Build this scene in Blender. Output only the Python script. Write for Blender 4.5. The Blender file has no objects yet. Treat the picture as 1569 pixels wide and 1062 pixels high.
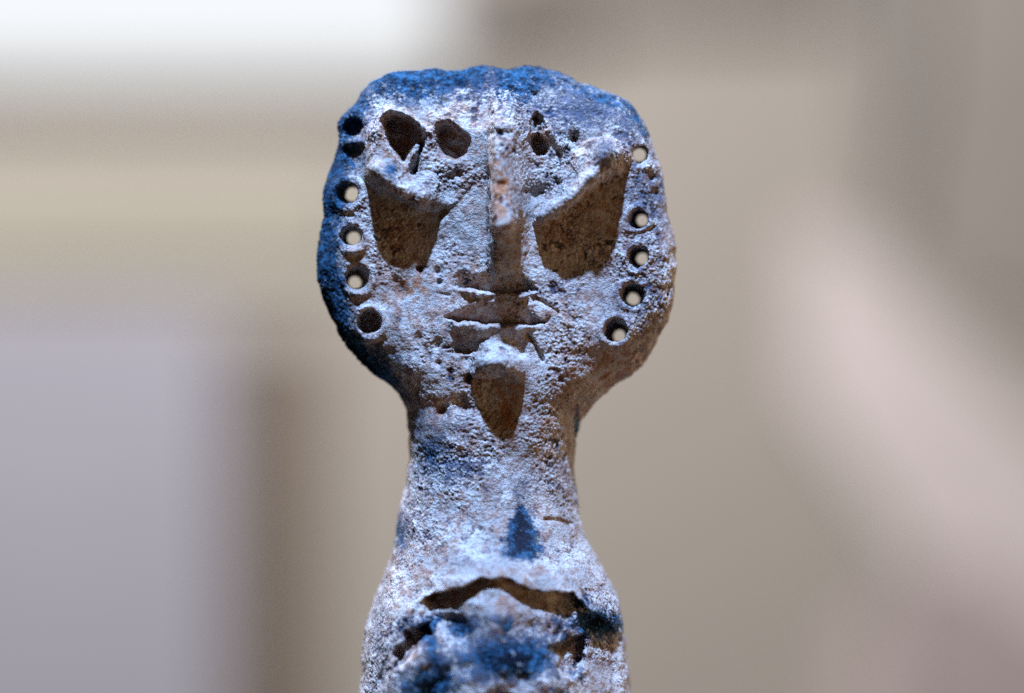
import bpy, math
import numpy as np
from mathutils import Vector

S = 0.0001                 # metres per photograph pixel on the focus plane
CX, CY = 784.5, 531.0      # picture centre
DPX = 3500.0               # camera distance in the same pixels
HREF = 60.0                # height (towards the camera) of the face plane
sc = bpy.context.scene

# ------------------------------------------------------------------ camera
cam_d = bpy.data.cameras.new('camera')
cam = bpy.data.objects.new('camera', cam_d)
sc.collection.objects.link(cam)
cam.location = (0, -DPX * S, 0)
cam.rotation_euler = (math.radians(90), 0, 0)
cam_d.sensor_width = 36.0
cam_d.lens = 36.0 * DPX / 1569.0
cam_d.clip_start = 0.01
cam_d.clip_end = 100
cam_d.dof.use_dof = True
cam_d.dof.focus_distance = DPX * S - 0.0004
cam_d.dof.aperture_fstop = cam_d.lens / 23.0      # a 23 mm wide aperture
cam_d.dof.aperture_blades = 0
sc.camera = cam
sc.cycles.use_denoising = False       # the fine noise that is left reads as film grain

# ------------------------------------------------------------------ world, lamps, exposure
sc.view_settings.view_transform = 'Standard'
sc.view_settings.look = 'None'
sc.view_settings.exposure = 0
sc.view_settings.gamma = 1
w = bpy.data.worlds.new('World')
sc.world = w
w.use_nodes = True
w.node_tree.nodes['Background'].inputs['Color'].default_value = (1.0, 0.67, 0.39, 1)
w.node_tree.nodes['Background'].inputs['Strength'].default_value = 0.045


def lamp(name, kind, loc, target, energy, color, size=0.1, spot=None, blend=0.3):
    l = bpy.data.lights.new(name, kind)
    l.energy = energy
    l.color = color
    if kind == 'AREA':
        l.shape = 'DISK'
        l.size = size
    else:
        l.shadow_soft_size = size
    if spot:
        l.spot_size = math.radians(spot)
        l.spot_blend = blend
    o = bpy.data.objects.new(name, l)
    sc.collection.objects.link(o)
    o.location = loc
    d = Vector(target) - Vector(loc)
    o.rotation_euler = d.to_track_quat('-Z', 'Y').to_euler()
    return o


ELEV, AZ, LD = math.radians(66), math.radians(-6), 1.1
kl = (LD * math.cos(ELEV) * math.sin(AZ), -LD * math.cos(ELEV) * math.cos(AZ), LD * math.sin(ELEV))
lamp('key_spot', 'SPOT', kl, (0, 0, -0.01), 198.0, (0.35, 0.56, 1.0), size=0.020, spot=12, blend=0.4)
lamp('warm_fill', 'AREA', (0.34, -0.22, -0.10), (0, 0, 0), 0.36, (1.0, 0.60, 0.29), size=0.22)
lamp('warm_rim', 'AREA', (0.42, 0.17, 0.12), (0, 0, 0), 0.75, (1.0, 0.86, 0.66), size=0.16)
lamp('wall_wash', 'AREA', (-0.45, 0.35, 1.0), (-0.12, 1.8, -0.2), 46.0, (1.0, 0.97, 0.95), size=0.5)


# ------------------------------------------------------------------ small node helpers
def new_mat(name):
    m = bpy.data.materials.new(name)
    m.use_nodes = True
    nt = m.node_tree
    nt.nodes.clear()
    out = nt.nodes.new('ShaderNodeOutputMaterial')
    bs = nt.nodes.new('ShaderNodeBsdfPrincipled')
    nt.links.new(bs.outputs[0], out.inputs['Surface'])
    return m, nt, bs


def noise_node(nt, vec, scale, detail=3, rough=0.55):
    n = nt.nodes.new('ShaderNodeTexNoise')
    n.inputs['Scale'].default_value = scale
    n.inputs['Detail'].default_value = detail
    n.inputs['Roughness'].default_value = rough
    nt.links.new(vec, n.inputs['Vector'])
    return n.outputs['Fac']


def mapr(nt, val, a, b, c=0.0, d=1.0, smooth=True):
    n = nt.nodes.new('ShaderNodeMapRange')
    n.interpolation_type = 'SMOOTHSTEP' if smooth else 'LINEAR'
    nt.links.new(val, n.inputs['Value'])
    for k, v in zip(('From Min', 'From Max', 'To Min', 'To Max'), (a, b, c, d)):
        n.inputs[k].default_value = v
    return n.outputs['Result']


def mth(nt, op, a, b=None):
    n = nt.nodes.new('ShaderNodeMath')
    n.operation = op
    for i, v in enumerate((a, b)):
        if v is None:
            continue
        if isinstance(v, (int, float)):
            n.inputs[i].default_value = v
        else:
            nt.links.new(v, n.inputs[i])
    return n.outputs[0]


def mixc(nt, fac, a, b):
    n = nt.nodes.new('ShaderNodeMix')
    n.data_type = 'RGBA'
    nt.links.new(fac, n.inputs[0])
    for i, v in ((6, a), (7, b)):
        if isinstance(v, tuple):
            n.inputs[i].default_value = (*v, 1)
        else:
            nt.links.new(v, n.inputs[i])
    return n.outputs[2]


# ------------------------------------------------------------------ clay material
def clay_material():
    m, nt, bs = new_mat('weathered_clay')
    tc = nt.nodes.new('ShaderNodeTexCoord')
    mp = nt.nodes.new('ShaderNodeMapping')
    mp.inputs['Scale'].default_value = (1 / S, 1 / S, 1 / S)      # noise scales below are per pixel
    nt.links.new(tc.outputs['Object'], mp.inputs['Vector'])
    v = mp.outputs[0]

    def attr(n):
        a = nt.nodes.new('ShaderNodeAttribute')
        a.attribute_name = n
        return a.outputs['Fac']
    relief, stain_shade, deep, ochre_shade = attr('relief'), attr('stain_shade'), attr('pigment_shade'), attr('ochre_shade')
    n_big = noise_node(nt, v, 1 / 55, 3)
    n_mid = noise_node(nt, v, 1 / 14, 4, 0.65)
    n_fine = noise_node(nt, v, 1 / 4.5, 3, 0.7)
    n_grain = noise_node(nt, v, 1 / 2.6, 2, 0.7)
    # lime crust over buff clay
    c = mixc(nt, mapr(nt, n_big, 0.40, 0.62), (0.37, 0.345, 0.33), (0.57, 0.54, 0.51))
    c = mixc(nt, mapr(nt, n_mid, 0.47, 0.64, 0, 0.85), c, (0.31, 0.215, 0.18))
    c = mixc(nt, mapr(nt, n_fine, 0.52, 0.64, 0, 0.6), c, (0.26, 0.18, 0.15))
    c = mixc(nt, mapr(nt, relief, 0.2, 1.4, 0, 0.6), c, (0.74, 0.72, 0.695))
    # warm bare clay where the crust is gone, plus painted brown shade
    oc = mth(nt, 'MULTIPLY', ochre_shade, mapr(nt, n_mid, 0.40, 0.56))
    c = mixc(nt, oc, c, (0.34, 0.135, 0.05))
    # crevices and pits keep dark red clay
    c = mixc(nt, mapr(nt, relief, -0.35, -1.7, 0, 0.8), c, mixc(nt, mapr(nt, n_big, 0.4, 0.6), (0.16, 0.055, 0.03), (0.11, 0.075, 0.07)))
    # blue-black stains, ragged, with some shading painted in
    rag = mth(nt, 'ADD', mth(nt, 'MULTIPLY', n_mid, 1.3), mth(nt, 'MULTIPLY', n_fine, 1.3))
    rag = mth(nt, 'SUBTRACT', rag, mth(nt, 'MULTIPLY', relief, 0.12))
    sm_ = mth(nt, 'SUBTRACT', mth(nt, 'ADD', stain_shade, rag), 1.3)
    sf = mapr(nt, sm_, 0.10, 0.80, 0, 0.92)
    c = mixc(nt, sf, c, mixc(nt, mapr(nt, n_mid, 0.4, 0.62), (0.020, 0.029, 0.052), (0.105, 0.122, 0.175)))
    dm = mth(nt, 'SUBTRACT', mth(nt, 'ADD', deep, rag), 1.3)
    df = mapr(nt, dm, 0.10, 0.80, 0, 0.97)
    n_mot = noise_node(nt, v, 1 / 13, 5, 0.75)
    mot = mth(nt, 'ADD', mth(nt, 'MULTIPLY', n_mot, 0.6), mth(nt, 'MULTIPLY', n_fine, 0.4))
    mot = mth(nt, 'SUBTRACT', mot, mapr(nt, deep, 1.0, 1.5, 0, 0.16))
    c = mixc(nt, df, c, mixc(nt, mapr(nt, mot, 0.42, 0.64), (0.004, 0.009, 0.020), (0.038, 0.140, 0.26)))
    c = mixc(nt, mth(nt, 'MULTIPLY', df, mth(nt, 'MULTIPLY', mapr(nt, relief, 0.55, 1.4, 0, 0.8), mapr(nt, n_mot, 0.45, 0.6))), c, (0.42, 0.45, 0.48))
    nt.links.new(c, bs.inputs['Base Color'])
    bs.inputs['Roughness'].default_value = 0.95
    bs.inputs['Specular IOR Level'].default_value = 0.06
    hsum = mth(nt, 'ADD', mth(nt, 'MULTIPLY', n_fine, 1.0), mth(nt, 'MULTIPLY', n_grain, 0.55))
    bp = nt.nodes.new('ShaderNodeBump')
    bp.inputs['Strength'].default_value = 1.0
    bp.inputs['Distance'].default_value = 3.2 * S
    nt.links.new(hsum, bp.inputs['Height'])
    nt.links.new(bp.outputs[0], bs.inputs['Normal'])
    return m


# ------------------------------------------------------------------ numpy helpers
def sm(a, b, x):
    t = np.clip((x - a) / (b - a), 0, 1)
    return t * t * (3 - 2 * t)


def _hash(ix, iy, iz, seed):
    n = (ix.astype(np.uint32) * np.uint32(374761393) + iy.astype(np.uint32) * np.uint32(668265263)
         + iz.astype(np.uint32) * np.uint32(2147483647) + np.uint32((seed * 974634777) & 0xffffffff))
    n = (n ^ (n >> np.uint32(13))) * np.uint32(1274126177)
    n = (n ^ (n >> np.uint32(16))) * np.uint32(2246822519)
    n = n ^ (n >> np.uint32(15))
    return n.astype(np.float32) / np.float32(4294967295.0) * 2 - 1


def vnoise(x, y, z, seed):
    fx, fy, fz = np.floor(x), np.floor(y), np.floor(z)
    ix, iy, iz = fx.astype(np.int32), fy.astype(np.int32), fz.astype(np.int32)
    tx, ty, tz = (x - fx), (y - fy), (z - fz)
    tx, ty, tz = (t * t * (3 - 2 * t) for t in (tx, ty, tz))
    r = 0
    for dx in (0, 1):
        wx = tx if dx else 1 - tx
        for dy in (0, 1):
            wy = ty if dy else 1 - ty
            for dz in (0, 1):
                wz = tz if dz else 1 - tz
                r = r + _hash(ix + dx, iy + dy, iz + dz, seed) * (wx * wy * wz)
    return r


def fbm(x, y, z, lam, octs, seed, gain=0.55):
    r, a, n = 0, 1.0, 0
    for k in range(octs):
        f = 2.0 ** k / lam
        r = r + a * vnoise(x * f + 17.3 * k + 500, y * f + 31.7 * k + 500, z * f + 11.1 * k + 500, seed + k)
        n += a
        a *= gain
    return r / n


def cells(x, y, z, seed):
    fx, fy, fz = np.floor(x), np.floor(y), np.floor(z)
    ix, iy, iz = fx.astype(np.int32) + 4000, fy.astype(np.int32) + 4000, fz.astype(np.int32) + 4000
    ux, uy, uz = x - fx, y - fy, z - fz
    best = np.full(x.shape, 9.0, np.float32)
    for a in (-1, 0, 1):
        for b in (-1, 0, 1):
            for c in (-1, 0, 1):
                q = 0
                for k, (u, o) in enumerate(((ux, a), (uy, b), (uz, c))):
                    q = q + (o + 0.5 + 0.48 * _hash(ix + a, iy + b, iz + c, seed * 10 + k) - u) ** 2
                np.minimum(best, q, out=best)
    return np.sqrt(best)


def seg_dist(X, Y, pts, closed=True):
    best = np.full(X.shape, 1e9, np.float32)
    n = len(pts)
    for i in range(n if closed else n - 1):
        (x0, y0), (x1, y1) = pts[i], pts[(i + 1) % n]
        dx, dy = x1 - x0, y1 - y0
        t = np.clip(((X - x0) * dx + (Y - y0) * dy) / (dx * dx + dy * dy + 1e-9), 0, 1)
        q = (X - x0 - t * dx) ** 2 + (Y - y0 - t * dy) ** 2
        np.minimum(best, q, out=best)
    return np.sqrt(best)


def inside(X, Y, pts):
    r = np.zeros(X.shape, bool)
    n = len(pts)
    for i in range(n):
        (x0, y0), (x1, y1) = pts[i], pts[(i + 1) % n]
        if y0 == y1:
            continue
        c = (y0 > Y) != (y1 > Y)
        r ^= c & (X < (x1 - x0) * (Y - y0) / (y1 - y0) + x0)
    return r


def sdp(X, Y, pts):            # positive inside
    d = seg_dist(X, Y, pts)
    return np.where(inside(X, Y, pts), d, -d)


def smooth_poly(pts, it=2):    # Chaikin
    for _ in range(it):
        q = []
        for i in range(len(pts)):
            a, b = pts[i], pts[(i + 1) % len(pts)]
            q.append((a[0] * .75 + b[0] * .25, a[1] * .75 + b[1] * .25))
            q.append((a[0] * .25 + b[0] * .75, a[1] * .25 + b[1] * .75))
        pts = q
    return pts


def shepard(X, Y, cps, p=3.0):
    num = den = 0
    for x, y, h in cps:
        w_ = 1.0 / (((X - x) ** 2 + (Y - y) ** 2 + 16.0) ** (p / 2))
        num = num + w_ * h
        den = den + w_
    return num / den


def gp(X, Y, x, y, rx, ry=None):
    ry = ry or rx
    return np.exp(-((X - x) / rx) ** 2 - ((Y - y) / ry) ** 2)


def lerp(tab, y):
    a = np.array(tab, float)
    return np.interp(y, a[:, 0], a[:, 1])


# ------------------------------------------------------------------ the figurine, measured in photograph pixels
OUT = [(517, 205), (518, 186), (530, 173), (545, 158), (553, 140), (570, 123), (600, 111), (640, 107), (655, 103),
       (680, 108), (705, 108), (725, 102), (742, 100), (765, 107), (785, 106), (805, 101), (825, 104), (850, 109),
       (870, 116), (890, 127), (915, 136), (940, 143), (960, 153), (975, 168), (985, 185), (993, 205), (1003, 230),
       (1012, 255), (1018, 285), (1022, 320), (1030, 350), (1036, 380), (1037, 410), (1034, 440), (1030, 470),
       (1022, 495), (1010, 517), (998, 541), (985, 562), (965, 578), (945, 588), (925, 604), (905, 625), (890, 645),
       (882, 670), (880, 700), (882, 740), (886, 770), (888, 795), (897, 825), (915, 855), (935, 890), (947, 915),
       (952, 940), (955, 970), (960, 1000), (964, 1030), (966, 1062), (972, 1300),
       (544, 1300), (552, 1062), (556, 1020), (560, 960), (570, 930), (582, 895), (598, 860), (606, 820), (610, 790),
       (618, 760), (624, 730), (627, 700), (626, 660), (622, 630), (612, 605), (595, 588), (575, 575), (555, 558),
       (535, 535), (518, 508), (505, 480), (495, 455), (488, 430), (485, 400), (487, 370), (492, 345), (497, 332),
       (494, 312), (495, 295), (500, 275), (507, 255), (514, 235), (519, 218)]
MT = [(95, -18), (200, 0), (500, 0), (600, -15), (700, -35), (800, -35), (880, -28), (1300, -28)]
RT = [(95, 42), (450, 46), (540, 62), (600, 88), (650, 120), (700, 128), (800, 140), (900, 190), (1300, 205)]
AT = [(95, 42), (450, 46), (540, 52), (600, 76), (650, 100), (700, 106), (780, 114), (830, 140), (880, 188), (930, 212), (1300, 212)]
BT = [(95, 40), (540, 45), (650, 90), (800, 100), (900, 125), (1300, 135)]
EYE_L = [(556, 225), (562, 195), (575, 168), (597, 152), (625, 163), (655, 188), (690, 215), (735, 255), (722, 290),
         (692, 320), (672, 328), (640, 323), (605, 303), (574, 290), (554, 268)]
EYE_LH = [(566, 200, 40), (575, 168, 36), (600, 153, 30), (650, 185, 16), (690, 225, 6), (735, 255, 0), (710, 300, 2),
          (675, 325, 2), (660, 322, 16), (640, 320, 31), (605, 300, 38), (575, 285, 41), (556, 262, 43), (600, 262, 40),
          (650, 290, 22), (640, 262, 14), (700, 270, 4), (690, 295, 2)]
EYE_R = [(868, 235), (890, 213), (915, 202), (940, 208), (968, 222), (962, 250), (945, 268), (922, 282), (895, 302),
         (865, 328), (825, 350), (808, 338), (838, 300), (852, 265)]
EYE_RH = [(915, 203, 38), (940, 214, 46), (964, 226, 42), (930, 245, 56), (920, 275, 53), (895, 299, 38), (865, 325, 24),
          (840, 340, 16), (822, 348, 7), (880, 215, 14), (855, 250, 4), (845, 290, 3), (870, 280, 20), (900, 250, 36), (957, 250, 49), (942, 264, 54)]
CAV1 = [(577, 190), (588, 168), (612, 169), (642, 185), (654, 200), (652, 228), (640, 270), (624, 268), (606, 244), (590, 220)]
CAV2 = [(660, 202), (670, 181), (690, 181), (712, 199), (723, 215), (716, 235), (700, 251), (680, 241), (664, 227)]
CAV3 = [(810, 202), (830, 197), (846, 222), (841, 237), (822, 241), (811, 229)]
SHELF = [(500, 1150), (555, 1085), (590, 1010), (612, 962), (640, 926), (662, 906), (700, 896), (730, 884), (750, 878), (770, 880), (790, 890),
         (840, 902), (880, 914), (905, 936), (955, 980), (1010, 1015)]
# ear holes: mouth x, y, r ; far end x, y, r ; depth (None = right through)
HOLES = [(539, 191, 20, 545, 200, 11, 50, 'blind pierced hole at the chipped upper corner'),
         (531, 296, 19, 542, 298, 10.5, None, ''), (537, 362, 18, 543, 366, 10, None, ''),
         (546, 426, 19, 545, 433, 10, None, ''), (566, 494, 19, 568, 497, 12, 42, 'pierced hole blocked with earth'),
         (981, 237, 14, 979, 238, 10.5, None, ''), (978, 336, 15, 984, 338, 9.5, None, ''),
         (978, 394, 16, 985, 397, 9.5, None, ''), (969, 452, 18, 971, 458, 10.5, None, ''),
         (944, 507, 18, 949, 515, 10, None, '')]

VX = 1.3
x0, x1, y0, y1 = 470.0, 1052.0, 84.0, 1236.0
gx = np.arange(x0, x1, VX, dtype=np.float32)
gy = np.arange(y0, y1, VX, dtype=np.float32)
GX, GY = np.meshgrid(gx, gy, indexing='ij')


def fld(h):
    """picture position at which a point of height h on this column is seen"""
    f = 1 - (h - HREF) / DPX
    return CX + (GX - CX) / f, CY + (GY - CY) / f


def unp(x, y, h):
    f = 1 - (h - HREF) / DPX
    return CX + (x - CX) * f, CY + (y - CY) * f


def relief_maps():
    outl = [unp(x, y, lerp(MT, y)) for x, y in OUT]
    d = sdp(GX, GY, outl)
    Z0 = np.zeros_like(GX)
    d = d + 2.2 * fbm(GX, GY, Z0, 26, 3, 5) * sm(40, 5, np.abs(d)) + 3.0 * gp(GX, GY, 700, 105, 260, 40) * fbm(GX, GY, Z0, 12, 2, 9)
    M = lerp(MT, GY)
    lf = (1 - sm(560, 660, GX)) * sm(120, 200, GY) * (1 - sm(590, 640, GY))
    rj = sm(830, 890, GX) * sm(500, 560, GY) * (1 - sm(640, 690, GY))
    t = np.clip(d / (lerp(RT, GY) + 72 * lf + 34 * rj), 0, 1)
    prof = np.sqrt(np.clip(1 - (1 - t) ** 2, 0, 1))
    A, B = lerp(AT, GY), lerp(BT, GY)
    wob = 1 + 0.10 * fbm(GX, GY, Z0, 110, 2, 21)
    zf = M + A * prof * wob
    zb = M - B * prof
    inn = sm(0, 45, d)
    # facial dome, cheeks, brow
    px, py = fld(70)
    zf += inn * 28 * np.exp(-((px - 772) / 165) ** 2) * sm(120, 210, py) * (1 - sm(520, 640, py))
    zf += inn * 3.5 * fbm(GX, GY, Z0, 70, 3, 33)
    zf += 13 * gp(px, py, 536, 214, 20, 8) + 4 * gp(px, py, 537, 316, 18, 6) + 5 * gp(px, py, 540, 383, 16, 6) + 3 * gp(px, py, 548, 449, 18, 5)
    for (xa, ya, ra, *_r) in HOLES:      # worn collars round the ear holes
        rr = np.hypot(px - xa, (py - ya) * 0.95) + 2.5 * fbm(GX, GY, Z0, 14, 2, 207)
        zf += (3.4 + 3.5 * fbm(GX, GY, Z0, 20, 2, 209)) * np.exp(-((rr - ra - 5) / 5.0) ** 2) * sm(4, 16, d)
    zf -= 10 * gp(px, py, 672, 372, 46, 60) * inn + 8 * gp(px, py, 880, 400, 50, 60)
    # eyes
    px, py = fld(100)
    jag = 3.0 * fbm(GX, GY, Z0, 13, 2, 41)
    e = shepard(px, py, EYE_LH)
    sd = sdp(px, py, smooth_poly(EYE_L, 1)) + jag
    soft = 1 - sm(575, 605, px)
    zf += e * (soft * sm(-7, 17, sd) + (1 - soft) * sm(0, 8, sd))
    e = shepard(px, py, EYE_RH)
    sd = sdp(px, py, smooth_poly(EYE_R, 1)) + jag
    zf += e * np.where(px > 925, sm(-8, 22, sd), sm(0, 8, sd))
    roll = 19 * np.exp(-(seg_dist(px, py, [(579, 260), (606, 283), (642, 300), (676, 304)], False) / 13) ** 2) * (1 - sm(640, 676, px))
    roll += 19 * np.exp(-(seg_dist(px, py, [(925, 230), (902, 272), (872, 300), (832, 330)], False) / 14) ** 2)
    roll -= 9 * np.exp(-(seg_dist(px, py, [(866, 250), (846, 280)], False) / 16) ** 2)
    zf += roll * (sm(0, 9, sdp(px, py, smooth_poly(EYE_L, 1))) + sm(0, 9, sd))
    px, py = fld(85)
    cm = sm(-2, 11, sdp(px, py, smooth_poly(CAV1, 1)) + jag * 0.8)
    zf -= 74 * cm
    zf += 64 * np.exp(-(seg_dist(px, py, [(649, 190), (641, 210), (633, 232), (622, 256)], False) / 10.0) ** 2) * (0.25 + 0.75 * sm(186, 240, py)) * cm
    zf -= 46 * sm(-2, 11, sdp(px, py, smooth_poly(CAV2, 1)) + jag * 0.8)
    zf -= 44 * sm(-1, 7, sdp(px, py, smooth_poly(CAV3, 1)) + jag * 0.6)
    zf -= 24 * sm(-1, 8, sdp(px, py, [(811, 204), (813, 175), (823, 160), (834, 180), (842, 196), (832, 204)]) + jag)
    zf += 10 * np.exp(-(seg_dist(px, py, [(829, 190), (842, 197), (858, 222)], False) / 4.5) ** 2)
    for (x, y, r, dp) in [(881, 208, 7, 26), (856, 279, 5.5, 18), (804, 292, 4, 9), (702, 266, 6, 9), (691, 270, 4, 7),
                          (886, 222, 4, 8), (820, 298, 9, 7), (832, 292, 8, 7), (679, 322, 6, 10), (673, 331, 5, 8),
                          (704, 124, 8, 10), (682, 152, 7, 8), (820, 140, 4, 8), (866, 140, 6, 6), (871, 425, 12, 5),
                          (612, 447, 13, 9), (604, 428, 7, 6), (700, 616, 10, 12), (714, 624, 9, 12), (711, 613, 6, 8),
                          (672, 557, 6, 8), (715, 552, 9, 11), (680, 625, 8, 7), (675, 632, 9, 8), (860, 455, 14, 5),
                          (642, 410, 6, 6), (670, 415, 5, 8), (673, 432, 4, 9), (670, 528, 9, 6), (640, 518, 8, 5),
                          (800, 340, 4, 9), (1001, 268, 5, 12), (1008, 292, 6, 10), (992, 552, 6, 10), (978, 566, 6, 8), (798, 352, 4, 9), (797, 330, 4, 8)]:
        zf -= dp * gp(px, py, x, y, r, r * 1.15)
    # nose: a long ridge, underside sloping back to the lip
    px, py = fld(110)
    nh = lerp([(100, 2), (125, 9), (160, 23), (200, 37), (250, 55), (300, 72), (335, 90), (343, 93), (349, 82), (358, 66), (425, 5), (436, 0)], py - 4 + 0.8 * jag + 7 * np.clip((px - 764) / 26, -1.2, 1.2) ** 2 * sm(250, 330, py) * (1 - sm(360, 420, py)))
    lx = 745 + 4 * fbm(GX, GY, Z0, 40, 2, 55)
    nose = sm(-2, 15, px - lx) * (1 - sm(781, 815, px) ** 0.8)
    nh = nh - 12 * np.clip((px - 766) / 26, -1, 1) ** 2 * sm(190, 230, py) * (1 - sm(345, 380, py))
    zf += nh * nose
    zf -= 9 * np.exp(-((py - 203) / 7) ** 2) * sm(742, 752, px) * (1 - sm(778, 792, px))
    zf -= 6 * gp(px, py, 783, 262, 8, 26) + 5 * gp(px, py, 770, 285, 7, 5)
    # mouth: overhanging lips stacked under the nose
    px, py = fld(75)
    cur = py + 4 * ((px - 760) / 70) ** 2 - 4 + 1.5 * jag + 2.2 * fbm(GX, GY, Z0, 7, 2, 77) - 0.05 * (px - 760)
    saw = lerp([(415, 0), (428, -14), (441, -16), (448, 10), (451, 10), (491, -22), (497, 7), (501, 7), (536, -18), (546, 0)], cur)
    wl = np.interp(cur, [420, 440, 452, 456, 490, 497, 530], [702, 697, 712, 734, 686, 686, 694]) + 1.6 * jag
    wr = np.interp(cur, [420, 445, 455, 490, 500, 538], [800, 822, 802, 830, 812, 806]) + 1.6 * jag
    zf += saw * sm(-8, 8, px - wl) * (1 - sm(-8, 8, px - wr))
    for pl, wd, dp in (([(812, 452), (832, 462), (856, 479)], 2.6, 7), ([(808, 512), (820, 530), (831, 552)], 3.2, 9),
                       ([(668, 449), (690, 453)], 2.6, 2.0), ([(826, 495), (838, 492)], 3, 6),
                       ([(975, 358), (990, 354), (1003, 347)], 3, 6), ([(835, 797), (858, 800), (876, 808)], 3, 7)):
        zf -= dp * np.exp(-(seg_dist(px, py, pl, False) / wd) ** 2)
    # chin knob
    px, py = fld(105)
    py2 = py + jag + 0.0009 * (px - 757) ** 2 * -6
    zf += 53 * sm(513, 550, py2) * (1 - sm(556, 584, py2)) * np.exp(-(np.abs(px - 762) / 35) ** 3.2)
    zf -= 7 * gp(px, py, 760, 640, 44, 44)
    zf += 10 * gp(px, py, 800, 585, 40, 40)
    # collar shelf and hollow breast
    px, py = fld(140)
    a = np.array(SHELF, float)
    yl = np.interp(px, a[:, 0], a[:, 1]) + 10 * fbm(GX, GY, Z0, 28, 3, 61)
    u = py - yl
    drop = (36 + 13 * fbm(GX, GY, Z0, 60, 2, 63)) * (0.12 + 0.88 * sm(640, 662, px)) * (1 - 0.3 * gp(px, py, 760, 890, 25, 60))
    zf -= drop * sm(0, 9, u) * sm(-5, 30, d)
    zf += 0.12 * np.clip(u, 0, 120) + sm(0, 20, u) * (9 * fbm(GX, GY, Z0, 38, 3, 65) + 3.5 * fbm(GX, GY, Z0, 19, 2, 67))
    zf -= 34 * sm(0, 12, sdp(px, py, [(838, 990), (870, 980), (905, 970), (900, 1020), (880, 1046), (858, 1040), (846, 1012)]) + 1.5 * jag)
    zf -= 38 * sm(0, 12, sdp(px, py, [(596, 1005), (618, 970), (640, 952), (668, 948), (662, 975), (640, 1000), (618, 1026), (600, 1030)]) + 2 * jag)
    zf -= 22 * sm(0, 12, sdp(px, py, [(735, 1055), (765, 1048), (790, 1056), (790, 1085), (735, 1085)]) + 2 * jag)
    zf -= 14 * gp(px, py, 690, 955, 22, 14) + 14 * gp(px, py, 705, 975, 12)
    out = d <= 0
    zf = np.where(out, M + 2.2 * d, np.maximum(zf, zb + 4))
    zb = np.where(out, M - 2.2 * d, zb)
    return zf.astype(np.float32), zb.astype(np.float32), d


def field():
    zf, zb, d = relief_maps()
    h0, h1 = -176.0, 214.0
    gh = np.arange(h0, h1, VX, dtype=np.float32)
    F = np.empty((len(gx), len(gy), len(gh)), np.float32)
    for k, h in enumerate(gh):
        F[:, :, k] = np.maximum(h - zf, zb - h)
    for (xa, ya, ra, xb, yb, rb, dep, _) in HOLES:
        xi = slice(int((xa - 45 - x0) / VX), int((xa + 45 - x0) / VX))
        yi = slice(int((ya - 45 - y0) / VX), int((ya + 45 - y0) / VX))
        hs, he = 44.0, -38.0
        xa, ya = unp(xa, ya, 35)
        xb, yb = unp(xb, yb, he)
        t = (hs - gh) / (hs - he)
        tt = np.clip(t, -0.4, 1.3)[None, None, :]
        r = ra + (rb - ra) * np.clip(tt, 0, 1) ** 0.8 + 4 * np.clip(0.1 - tt, 0, 1)
        dd = np.sqrt((GX[xi, yi][:, :, None] - xa - (xb - xa) * tt) ** 2 + (GY[xi, yi][:, :, None] - ya - (yb - ya) * tt) ** 2)
        hz = np.broadcast_to(gh[None, None, :] * 0.4, dd.shape)
        c = r - dd + 2.4 * fbm(np.broadcast_to(GX[xi, yi][:, :, None], dd.shape), np.broadcast_to(GY[xi, yi][:, :, None], dd.shape), hz, 15, 2, 201) * np.clip(1.1 - tt, 0.25, 1)
        if dep is not None:
            c = np.minimum(c, (gh[None, None, :] - (hs - dep)))
        F[xi, yi] = np.maximum(F[xi, yi], c)
    F[:, -1, :] = np.abs(F[:, -1, :]) + 0.5       # flat foot
    return F, gh, d


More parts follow.
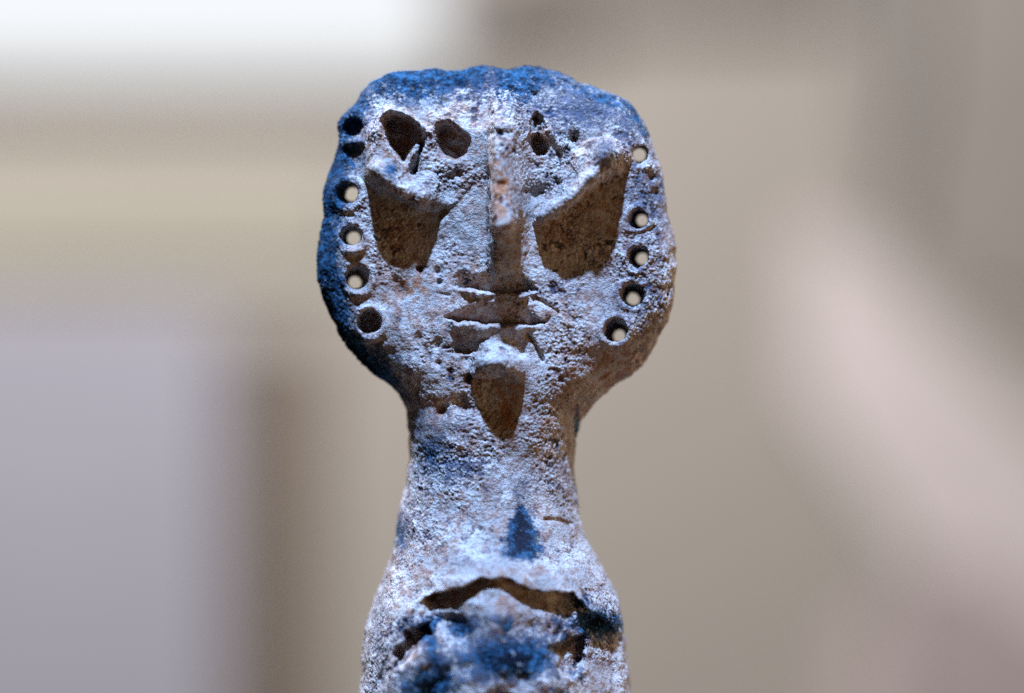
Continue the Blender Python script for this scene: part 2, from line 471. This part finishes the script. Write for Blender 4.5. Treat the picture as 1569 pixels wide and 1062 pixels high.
def surface_nets(F, gh):
    ins = F < 0
    nx, ny, nz = F.shape
    cnt = np.zeros((nx - 1, ny - 1, nz - 1), np.uint8)
    for a in (0, 1):
        for b in (0, 1):
            for c in (0, 1):
                cnt += ins[a:nx - 1 + a, b:ny - 1 + b, c:nz - 1 + c]
    act = (cnt > 0) & (cnt < 8)
    del cnt
    ci, cj, ck = np.nonzero(act)
    idx = np.full(act.shape, -1, np.int32)
    idx[ci, cj, ck] = np.arange(len(ci), dtype=np.int32)
    acc = np.zeros((len(ci), 3), np.float32)
    n = np.zeros(len(ci), np.float32)
    cor = [(a, b, c) for a in (0, 1) for b in (0, 1) for c in (0, 1)]
    val = {q: F[ci + q[0], cj + q[1], ck + q[2]] for q in cor}
    for q in cor:
        for ax in range(3):
            if q[ax]:
                continue
            p = list(q)
            p[ax] = 1
            va, vb = val[q], val[tuple(p)]
            m = (va < 0) != (vb < 0)
            t = np.where(m, va / np.where(m, va - vb, 1), 0)
            pos = [np.full(len(ci), float(s), np.float32) for s in q]
            pos[ax] = t
            for e in range(3):
                acc[:, e] += np.where(m, pos[e], 0)
            n += m
    acc /= n[:, None]
    V = np.stack([gx[ci] + acc[:, 0] * VX, gy[cj] + acc[:, 1] * VX, gh[ck] + acc[:, 2] * VX], 1)
    quads = []
    for ax in range(3):
        sl0 = [slice(None)] * 3
        sl1 = [slice(None)] * 3
        sl0[ax] = slice(0, -1)
        sl1[ax] = slice(1, None)
        ch = ins[tuple(sl0)] != ins[tuple(sl1)]
        e = np.stack(np.nonzero(ch), 1)
        o1, o2 = (ax + 1) % 3, (ax + 2) % 3
        lim = np.array(act.shape)
        ok = (e[:, o1] > 0) & (e[:, o2] > 0) & (e[:, o1] < lim[o1]) & (e[:, o2] < lim[o2]) & (e[:, ax] < lim[ax])
        e = e[ok]
        s = ins[e[:, 0], e[:, 1], e[:, 2]]

        def cell(d1, d2):
            f = e.copy()
            f[:, o1] -= d1
            f[:, o2] -= d2
            return idx[f[:, 0], f[:, 1], f[:, 2]]
        q = np.stack([cell(1, 1), cell(0, 1), cell(0, 0), cell(1, 0)], 1)
        q = np.where(s[:, None], q, q[:, ::-1])
        quads.append(q)
    Q = np.concatenate(quads)
    return V, Q[(Q >= 0).all(1)]


def vert_normals(V, Q):
    fn = np.cross(V[Q[:, 2]] - V[Q[:, 0]], V[Q[:, 3]] - V[Q[:, 1]])
    N = np.zeros((len(V), 3), np.float64)
    for k in range(4):
        for a in range(3):
            N[:, a] += np.bincount(Q[:, k], fn[:, a], len(V))
    return (N / (np.linalg.norm(N, axis=1, keepdims=True) + 1e-12)).astype(np.float32)


F, gh, _d = field()
V, Q = surface_nets(F, gh)
del F
V = V.astype(np.float32)
# one light smoothing pass, then the eroded skin
N = vert_normals(V, Q)
X, Y, H = V[:, 0], V[:, 1], V[:, 2]
front = sm(-0.1, 0.3, N[:, 2])
f = 1 - (H - HREF) / DPX
PX, PY = CX + (X - CX) / f, CY + (Y - CY) / f
rough = fbm(X, Y, H, 17, 2, 101) * 1.8
ax, ay = 0.94 * X + 0.34 * Y, 0.94 * Y - 0.34 * X           # flakes lie slightly aslant
grain = 0.9 * (0.52 - cells(ax / 1.3 / 6.0, ay / 6.0, H / 6.0, 7)) + 1.3 * (0.52 - cells(ax / 1.25 / 3.7, ay / 3.7, H / 3.7, 8)) + 0.9 * fbm(ax / 1.3, ay, H, 10, 3, 115)
patch = 0.28 + 0.95 * sm(-0.4, 0.45, fbm(X, Y, H, 66, 3, 121))
wx, wy = X + 4 * vnoise(X / 9 + 70, Y / 9 + 70, H / 9 + 70, 141), Y + 4 * vnoise(X / 9 + 90, Y / 9 + 20, H / 9 + 50, 143)
p1 = fbm(wx, wy, H, 15, 3, 131, 0.7)
p2 = fbm(wx, wy, H, 34, 3, 137, 0.7)
on_nose = sm(742, 752, PX) * (1 - sm(786, 796, PX)) * sm(195, 215, PY) * (1 - sm(338, 350, PY)) * sm(80, 100, H)
pits = -2.6 * sm(0.36, 0.64, p1) - 3.8 * sm(0.38, 0.64, p2) - 3.2 * on_nose * sm(0.0, 0.45, fbm(X / 0.8, Y, H, 13, 3, 181, 0.7))
relief = (1.95 * grain + pits) * patch
disp = rough + relief
V2 = V + N * disp[:, None]

# colour fields with shapes of their own (pigments and stains on the clay, some painted shade)
big = fbm(X, Y, H, 80, 3, 151)
sil_l = np.interp(PY, [100, 200, 400, 500, 560, 640], [560, 517, 485, 510, 560, 620])
stain_shade = 0.95 * (1 - sm(0, 62, PX - sil_l)) * (1 - sm(600, 640, PY)) + 0.0 * X
stain_shade = np.maximum(stain_shade, 0.9 * (1 - sm(118, 172, PY)) * (1 - 0.35 * sm(820, 860, PX)))
stain_shade = np.maximum(stain_shade, 0.75 * gp(PX, PY, 905, 165, 75, 36))
stain_shade = np.maximum(stain_shade, 0.6 * gp(PX, PY, 1000, 300, 26, 60))
stain_shade = np.maximum(stain_shade, 0.7 * gp(PX, PY, 925, 232, 26, 24))  # shading painted at the outer corner of the right eye
stain_shade = np.maximum(stain_shade, 0.5 * gp(PX, PY, 985, 440, 34, 110))
for x, y, rx, ry, a in [(668, 690, 38, 40, .65), (985, 330, 40, 110, .55), (960, 470, 50, 60, .45), (895, 165, 90, 40, .8), (960, 190, 30, 40, .7), (695, 715, 70, 24, .75), (800, 745, 40, 30, .4), (700, 650, 40, 40, .4), (640, 645, 14, 40, .6), (615, 815, 18, 40, .65), (845, 740, 20, 40, .35),  # right ear and right forehead entries grey the clay away from the centre
                        (790, 1005, 110, 40, 1.2), (905, 960, 60, 30, .85), (640, 1040, 50, 40, .7), (585, 990, 20, 80, .4),
                        (700, 735, 80, 16, .35), (800, 760, 20, 20, .5), (860, 440, 30, 24, .35), (530, 560, 60, 20, .9),
                        (560, 570, 60, 20, .9), (700, 860, 60, 20, .3), (940, 430, 40, 60, .25)]:
    stain_shade = np.maximum(stain_shade, a * gp(PX, PY, x, y, rx, ry))
pig_shade = 0.86 * (1 - sm(108, 186, PY + 26 * big)) * (1 - sm(815, 850, PX)) * (1 - 0.8 * gp(PX, PY, 752, 140, 12, 40))
pig_shade = np.maximum(pig_shade, 0.75 * gp(PX, PY, 640, 140, 70, 26))
pig_shade = np.maximum(pig_shade, (0.85 + 0.45 * sm(370, 500, PY)) * (1 - sm(4, 52, PX - sil_l + 22 * big)) * sm(250, 300, PY) * (1 - sm(560, 625, PY)))  # blue of the left rim, painted darker low down where it dims
pig_shade = np.maximum(pig_shade, 0.72 * (1 - sm(8, 66, PX - sil_l + 20 * big)) * sm(120, 160, PY) * (1 - sm(250, 320, PY)))
tri = np.clip((PY - 765) / 80, 0, 1) * 26 + 7
bl = sm(-0.12, 0.22, fbm(X, Y, H, 46, 3, 171)) * sm(925, 965, PY) * np.exp(-((PX - 770) / 165) ** 4)
stain_shade = np.maximum(stain_shade, 1.25 * bl)
pig_shade = np.maximum(pig_shade, 1.15 * bl * sm(-0.2, 0.3, fbm(X, Y, H, 60, 2, 173)))
pig_shade = np.maximum(pig_shade, 1.32 * sm(755, 800, PY) * (1 - sm(838, 872, PY)) * np.exp(-(np.abs(PX - 800) / tri) ** 2.4))
for x, y, rx, ry, a in [(915, 952, 46, 20, 1.3), (790, 1010, 70, 26, 1.4), (660, 1050, 40, 24, 1.2), (705, 965, 26, 16, .9), (660, 1035, 40, 32, .65), (890, 925, 24, 12, .7), (575, 552, 40, 22, .8),
                        (660, 690, 22, 26, .45), (598, 262, 12, 16, .8), (612, 820, 10, 36, .5), (884, 660, 5, 34, .8), (884, 735, 5, 30, .8), (700, 975, 30, 25, .5)]:  # slim strips on the right neck edge paint a flake's dark gap
    pig_shade = np.maximum(pig_shade, a * gp(PX, PY, x, y, rx, ry))
och_shade = 0.1 + 0.36 * sm(-0.15, 0.4, fbm(X, Y, H, 60, 3, 191))
for x, y, rx, ry, a in [(768, 280, 20, 68, 1.1), (775, 628, 28, 50, .9), (600, 365, 40, 40, .55), (632, 440, 36, 26, .9), (640, 500, 35, 40, .45), (770, 150, 16, 40, .35),  # the patch under the chin warms its cast shadow in colour
                        (690, 640, 24, 40, .5), (920, 330, 50, 60, .35), (680, 765, 30, 18, .5), (720, 790, 50, 30, .4), (612, 212, 34, 44, 1.0), (692, 215, 30, 34, 1.0), (828, 215, 20, 30, 1.0), (640, 1000, 40, 30, .8), (875, 1010, 30, 30, .8),  # patches in the eye hollows paint their brown shade
                        (930, 570, 70, 40, .7), (590, 470, 30, 60, .5), (700, 545, 40, 24, .5), (665, 625, 30, 24, .8), (885, 470, 50, 40, .5), (1000, 270, 16, 40, .7), (985, 500, 30, 40, .5), (640, 590, 40, 40, .5), (620, 1000, 30, 30, .5), (870, 590, 50, 50, .3)]:  # the patch on the right jaw paints its shaded underside brown
    och_shade = np.maximum(och_shade, a * gp(PX, PY, x, y, rx, ry))
top = np.interp(PX, [815, 870, 915, 960, 990], [103, 116, 136, 153, 195])
pig_shade = np.maximum(pig_shade, 0.62 * (1 - sm(8, 40, PY - top)) * sm(800, 830, PX))
pig_shade *= 1 - 0.85 * np.maximum(gp(PX, PY, 626, 990, 34, 30), gp(PX, PY, 876, 1012, 34, 34))
stain_shade *= 1 - 0.85 * np.maximum(gp(PX, PY, 626, 990, 34, 30), gp(PX, PY, 876, 1012, 34, 34))
N2 = vert_normals(V2, Q)
W = np.empty_like(V2)
W[:, 0] = (V2[:, 0] - CX) * S
W[:, 1] = -(V2[:, 2] - HREF) * S
W[:, 2] = (CY - V2[:, 1]) * S
NW = np.stack([N2[:, 0], -N2[:, 2], -N2[:, 1]], 1)
flip = np.mean((np.cross(W[Q[::97, 2]] - W[Q[::97, 0]], W[Q[::97, 3]] - W[Q[::97, 1]]) * NW[Q[::97, 0]]).sum(1)) < 0
if flip:
    Q = Q[:, ::-1]
# the outward side is where the field grows
if np.mean(NW[H > 60, 1]) > 0:
    Q = Q[:, ::-1]
    NW = -NW

# ---- which part each face belongs to
fx, fy, fh = PX[Q].mean(1), PY[Q].mean(1), H[Q].mean(1)
isf = fh > 14
part = np.where(fy < 612, 0, np.where(fy < 868, 1, 2))          # head, neck, torso
EAR_L = [(470, 150), (556, 150), (558, 300), (572, 400), (592, 470), (600, 560), (560, 600), (470, 600)]
EAR_R = [(1060, 190), (968, 225), (972, 300), (955, 390), (935, 450), (915, 520), (905, 600), (1060, 600)]
part[inside(fx, fy, EAR_L) & (fy < 612)] = 3
part[inside(fx, fy, EAR_R) & (fy < 612)] = 4
NOSE_P = [(742, 165), (738, 345), (738, 424), (812, 424), (818, 345), (812, 250), (796, 165)]
MOUTH_P = [(684, 470), (700, 426), (812, 426), (832, 480), (822, 528), (790, 538), (700, 538), (682, 510)]
CHIN_P = [(722, 548), (738, 522), (782, 520), (805, 545), (812, 580), (722, 580)]
for k, pl in ((5, NOSE_P), (6, EYE_L), (7, EYE_R), (8, MOUTH_P), (9, CHIN_P)):
    part[inside(fx, fy, pl) & isf & (fh > 30)] = k
xr, yr = X[Q].mean(1), Y[Q].mean(1)
for i, (xa, ya, ra, xb, yb, rb, dep, _) in enumerate(HOLES):
    a, b = unp(xa, ya, 35), unp(xb, yb, -38)
    t = np.clip((44 - fh) / 82, 0, 1)
    dd = np.hypot(xr - a[0] - (b[0] - a[0]) * t, yr - a[1] - (b[1] - a[1]) * t)
    nz = np.abs(N2[Q[:, 0], 2])
    sel = (dd < ra + (rb - ra) * t + 3.0) & (fh > -42) & ((nz < 0.72) | (dd < 0.8 * (ra + (rb - ra) * t)))
    part[sel] = 10 + i

clay = clay_material()
SHADE = {'relief': relief, 'stain_shade': stain_shade, 'pigment_shade': pig_shade, 'ochre_shade': och_shade}


def part_object(k, name, parent, label=None):
    sel = Q[part == k]
    used, inv = np.unique(sel, return_inverse=True)
    me = bpy.data.meshes.new(name)
    nv, nf = len(used), len(sel)
    me.vertices.add(nv)
    me.vertices.foreach_set('co', W[used].astype(np.float32).ravel())
    me.loops.add(nf * 4)
    me.loops.foreach_set('vertex_index', inv.astype(np.int32).ravel())
    me.polygons.add(nf)
    me.polygons.foreach_set('loop_start', np.arange(nf, dtype=np.int32) * 4)
    me.polygons.foreach_set('use_smooth', np.ones(nf, bool))
    me.update(calc_edges=True)
    for n_, arr in SHADE.items():
        at = me.attributes.new(n_, 'FLOAT', 'POINT')
        at.data.foreach_set('value', arr[used].astype(np.float32))
    me.normals_split_custom_set_from_vertices(NW[used].astype(np.float32))
    me.materials.append(clay)
    o = bpy.data.objects.new(name, me)
    sc.collection.objects.link(o)
    o.parent = parent
    if label:
        o['label'] = label
    return o


FOOT = -(y1 - CY) * S + VX * S
fig = bpy.data.objects.new('clay_figurine', None)
sc.collection.objects.link(fig)
fig.empty_display_size = 0.02
fig['label'] = 'weathered clay figurine with pierced ears, long ridge nose and blue stained crown'
fig['category'] = 'figurine'
head = part_object(0, 'head', fig)
part_object(1, 'neck', fig)
part_object(2, 'torso', fig)
ear_l = part_object(3, 'ear', fig, 'darker blue stained ear with pierced holes')
ear_r = part_object(4, 'ear', fig, 'paler ear with pierced holes')
part_object(5, 'nose', head)
part_object(6, 'eye', head, 'eye with two deep hollows')
part_object(7, 'eye', head, 'eye with a jutting outer corner')
part_object(8, 'mouth', head)
part_object(9, 'chin', head)
for i, hl in enumerate(HOLES):
    part_object(10 + i, 'ear_hole', ear_l if hl[0] < 700 else ear_r, hl[7] or None)


# ------------------------------------------------------------------ the blurred surroundings
def plain(name, col, rough=0.7, var=0.06, scale=9.0, emit=None, strength=0.0):
    m, nt, bs = new_mat(name)
    tc = nt.nodes.new('ShaderNodeTexCoord')
    n = noise_node(nt, tc.outputs['Object'], scale, 3)
    lo = tuple(c_ * (1 - var) for c_ in col)
    hi = tuple(min(1, c_ * (1 + var)) for c_ in col)
    nt.links.new(mixc(nt, n, lo, hi), bs.inputs['Base Color'])
    bs.inputs['Roughness'].default_value = rough
    bs.inputs['Specular IOR Level'].default_value = 0.25
    if emit:
        bs.inputs['Emission Color'].default_value = (*emit, 1)
        bs.inputs['Emission Strength'].default_value = strength
    return m


def prism(name, pts, ya, yb, mat, parent=None):
    """outline (x, z) in metres, between depths ya (front) and yb (back), with small chamfer-free edges"""
    n = len(pts)
    vs = [(x, ya, z) for x, z in pts] + [(x, yb, z) for x, z in pts]
    fs = [tuple(range(n)), tuple(range(2 * n - 1, n - 1, -1))]
    for i in range(n):
        j = (i + 1) % n
        fs.append((j, i, n + i, n + j))
    me = bpy.data.meshes.new(name)
    me.from_pydata(vs, [], fs)
    import bmesh
    bm = bmesh.new()
    bm.from_mesh(me)
    bmesh.ops.recalc_face_normals(bm, faces=bm.faces)
    bm.to_mesh(me)
    bm.free()
    me.materials.append(mat)
    o = bpy.data.objects.new(name, me)
    sc.collection.objects.link(o)
    if parent:
        o.parent = parent
    return o


def at(px, py, depth):
    """point at that picture position, `depth` metres from the camera"""
    k = depth / DPX
    return ((px - CX) * k, (CY - py) * k)


def outline(pp, depth):
    return [at(x, y, depth) for x, y in pp]


YC = -DPX * S
def tag(o, label, cat, kind=None, group=None):
    if label:
        o['label'] = label
    if cat:
        o['category'] = cat
    if kind:
        o['kind'] = kind
    if group:
        o['group'] = group
    return o


DW = 2.20
wall = prism('wall', outline([(-1500, -1500), (3200, -1500), (3200, 2600), (-1500, 2600)], DW), YC + DW, YC + DW + 0.02,
             plain('beige_plaster', (0.392, 0.362, 0.332)))
tag(wall, 'plain beige wall behind the figurine, out of focus', None, 'structure')

# bright window at the upper left: frame, sill and pane
win = bpy.data.objects.new('window', None)
sc.collection.objects.link(win)
tag(win, 'bright daylit window above and left of the figurine', 'window')
dw = 2.17
prism('pane', outline([(-700, -700), (672, -700), (672, 108), (-700, 108)], dw), YC + dw, YC + dw + 0.004,
      plain('daylight_glass', (0.04, 0.04, 0.04), emit=(0.92, 0.96, 1.0), strength=0.90), win)
prism('sill', outline([(-700, 109), (700, 109), (700, 150), (-700, 150)], dw), YC + dw - 0.002, YC + dw + 0.03,
      plain('grey_sill', (0.33, 0.315, 0.285)), win)
prism('frame', outline([(673, -700), (700, -700), (700, 108), (673, 108)], dw), YC + dw - 0.002, YC + dw + 0.03,
      plain('grey_frame', (0.33, 0.31, 0.30)), win)

boards = [
    ('tone_strip', [(-700, 262), (540, 262), (540, 418), (-700, 418)], (0.395, 0.375, 0.318), 2.185,  # added strip, softens the step in tone between wall and cabinet
     'added olive beige strip easing the wall tone under the bright window', 'board'),
    ('wall_shade', [(1290, -700), (2300, -700), (2300, 560), (1500, 480), (1330, 330)], (0.335, 0.305, 0.285), 2.185,  # added sheet, its colour darkens the less lit part of the wall
     'broad taupe sheet added for the dim upper right of the wall', 'wall_shade'),
    # name, outline in the picture, colour, distance, label, category
    ('cabinet', [(-700, 470), (330, 470), (345, 520), (345, 1700), (-700, 1700)], (0.37, 0.37, 0.44), 2.17,
     'pale lilac grey cabinet at lower left behind the figurine', 'cabinet'),
    ('wooden_post', [(365, 520), (478, 520), (478, 1700), (365, 1700)], (0.16, 0.125, 0.10), 2.17,
     'brown wooden post standing beside the lilac grey cabinet', 'post'),
    ('curtain', [(702, -600), (900, -600), (890, 60), (720, 85), (702, 80)], (0.20, 0.18, 0.165), 2.16,
     'dark grey brown cloth hanging beside the bright window', 'curtain'),
    ('curtain', [(1265, -600), (1400, -600), (1400, 110), (1360, 360), (1320, 120)], (0.285, 0.265, 0.248), 2.16,
     'narrow dull brown cloth hanging at the upper right', 'curtain'),
    ('ceiling_rail', [(901, -600), (1264, -600), (1264, 10), (901, 20)], (0.26, 0.23, 0.215), 2.165,
     'dull brown rail along the top between the two cloths', 'rail'),
    ('leaning_board', [(1225, 340), (1310, 370), (1430, 500), (1600, 660), (1900, 900), (1900, 1120), (1600, 960), (1400, 860), (1225, 600)],
     (0.70, 0.635, 0.64), 2.16, 'pale pink board leaning diagonally at right', 'board'),
    ('crate', [(1400, 870), (1480, 850), (1800, 1090), (1800, 1700), (1372, 1700), (1372, 905)], (0.44, 0.38, 0.385), 2.15,
     'dull brown crate at the lower right corner', 'crate'),
    ('box', [(1290, 990), (1370, 905), (1371, 1700), (1200, 1700)], (0.56, 0.48, 0.475), 2.14,
     'small pinkish box with a slanted top beside the crate', 'box'),
]
for nm, pp, col, d, lab, cat in boards:
    o = prism(nm, outline(pp, d), YC + d, YC + d + 0.015, plain(nm + '_paint', col))
    tag(o, lab, cat)

# the plinth under the figurine, just below the picture
pl = prism('plinth', [(-0.045, FOOT - 0.12), (0.045, FOOT - 0.12), (0.045, FOOT), (-0.045, FOOT)], -0.02, 0.025, plain('grey_plinth_paint', (0.3, 0.28, 0.26)))
tag(pl, 'plain grey plinth under the figurine', None, 'structure')
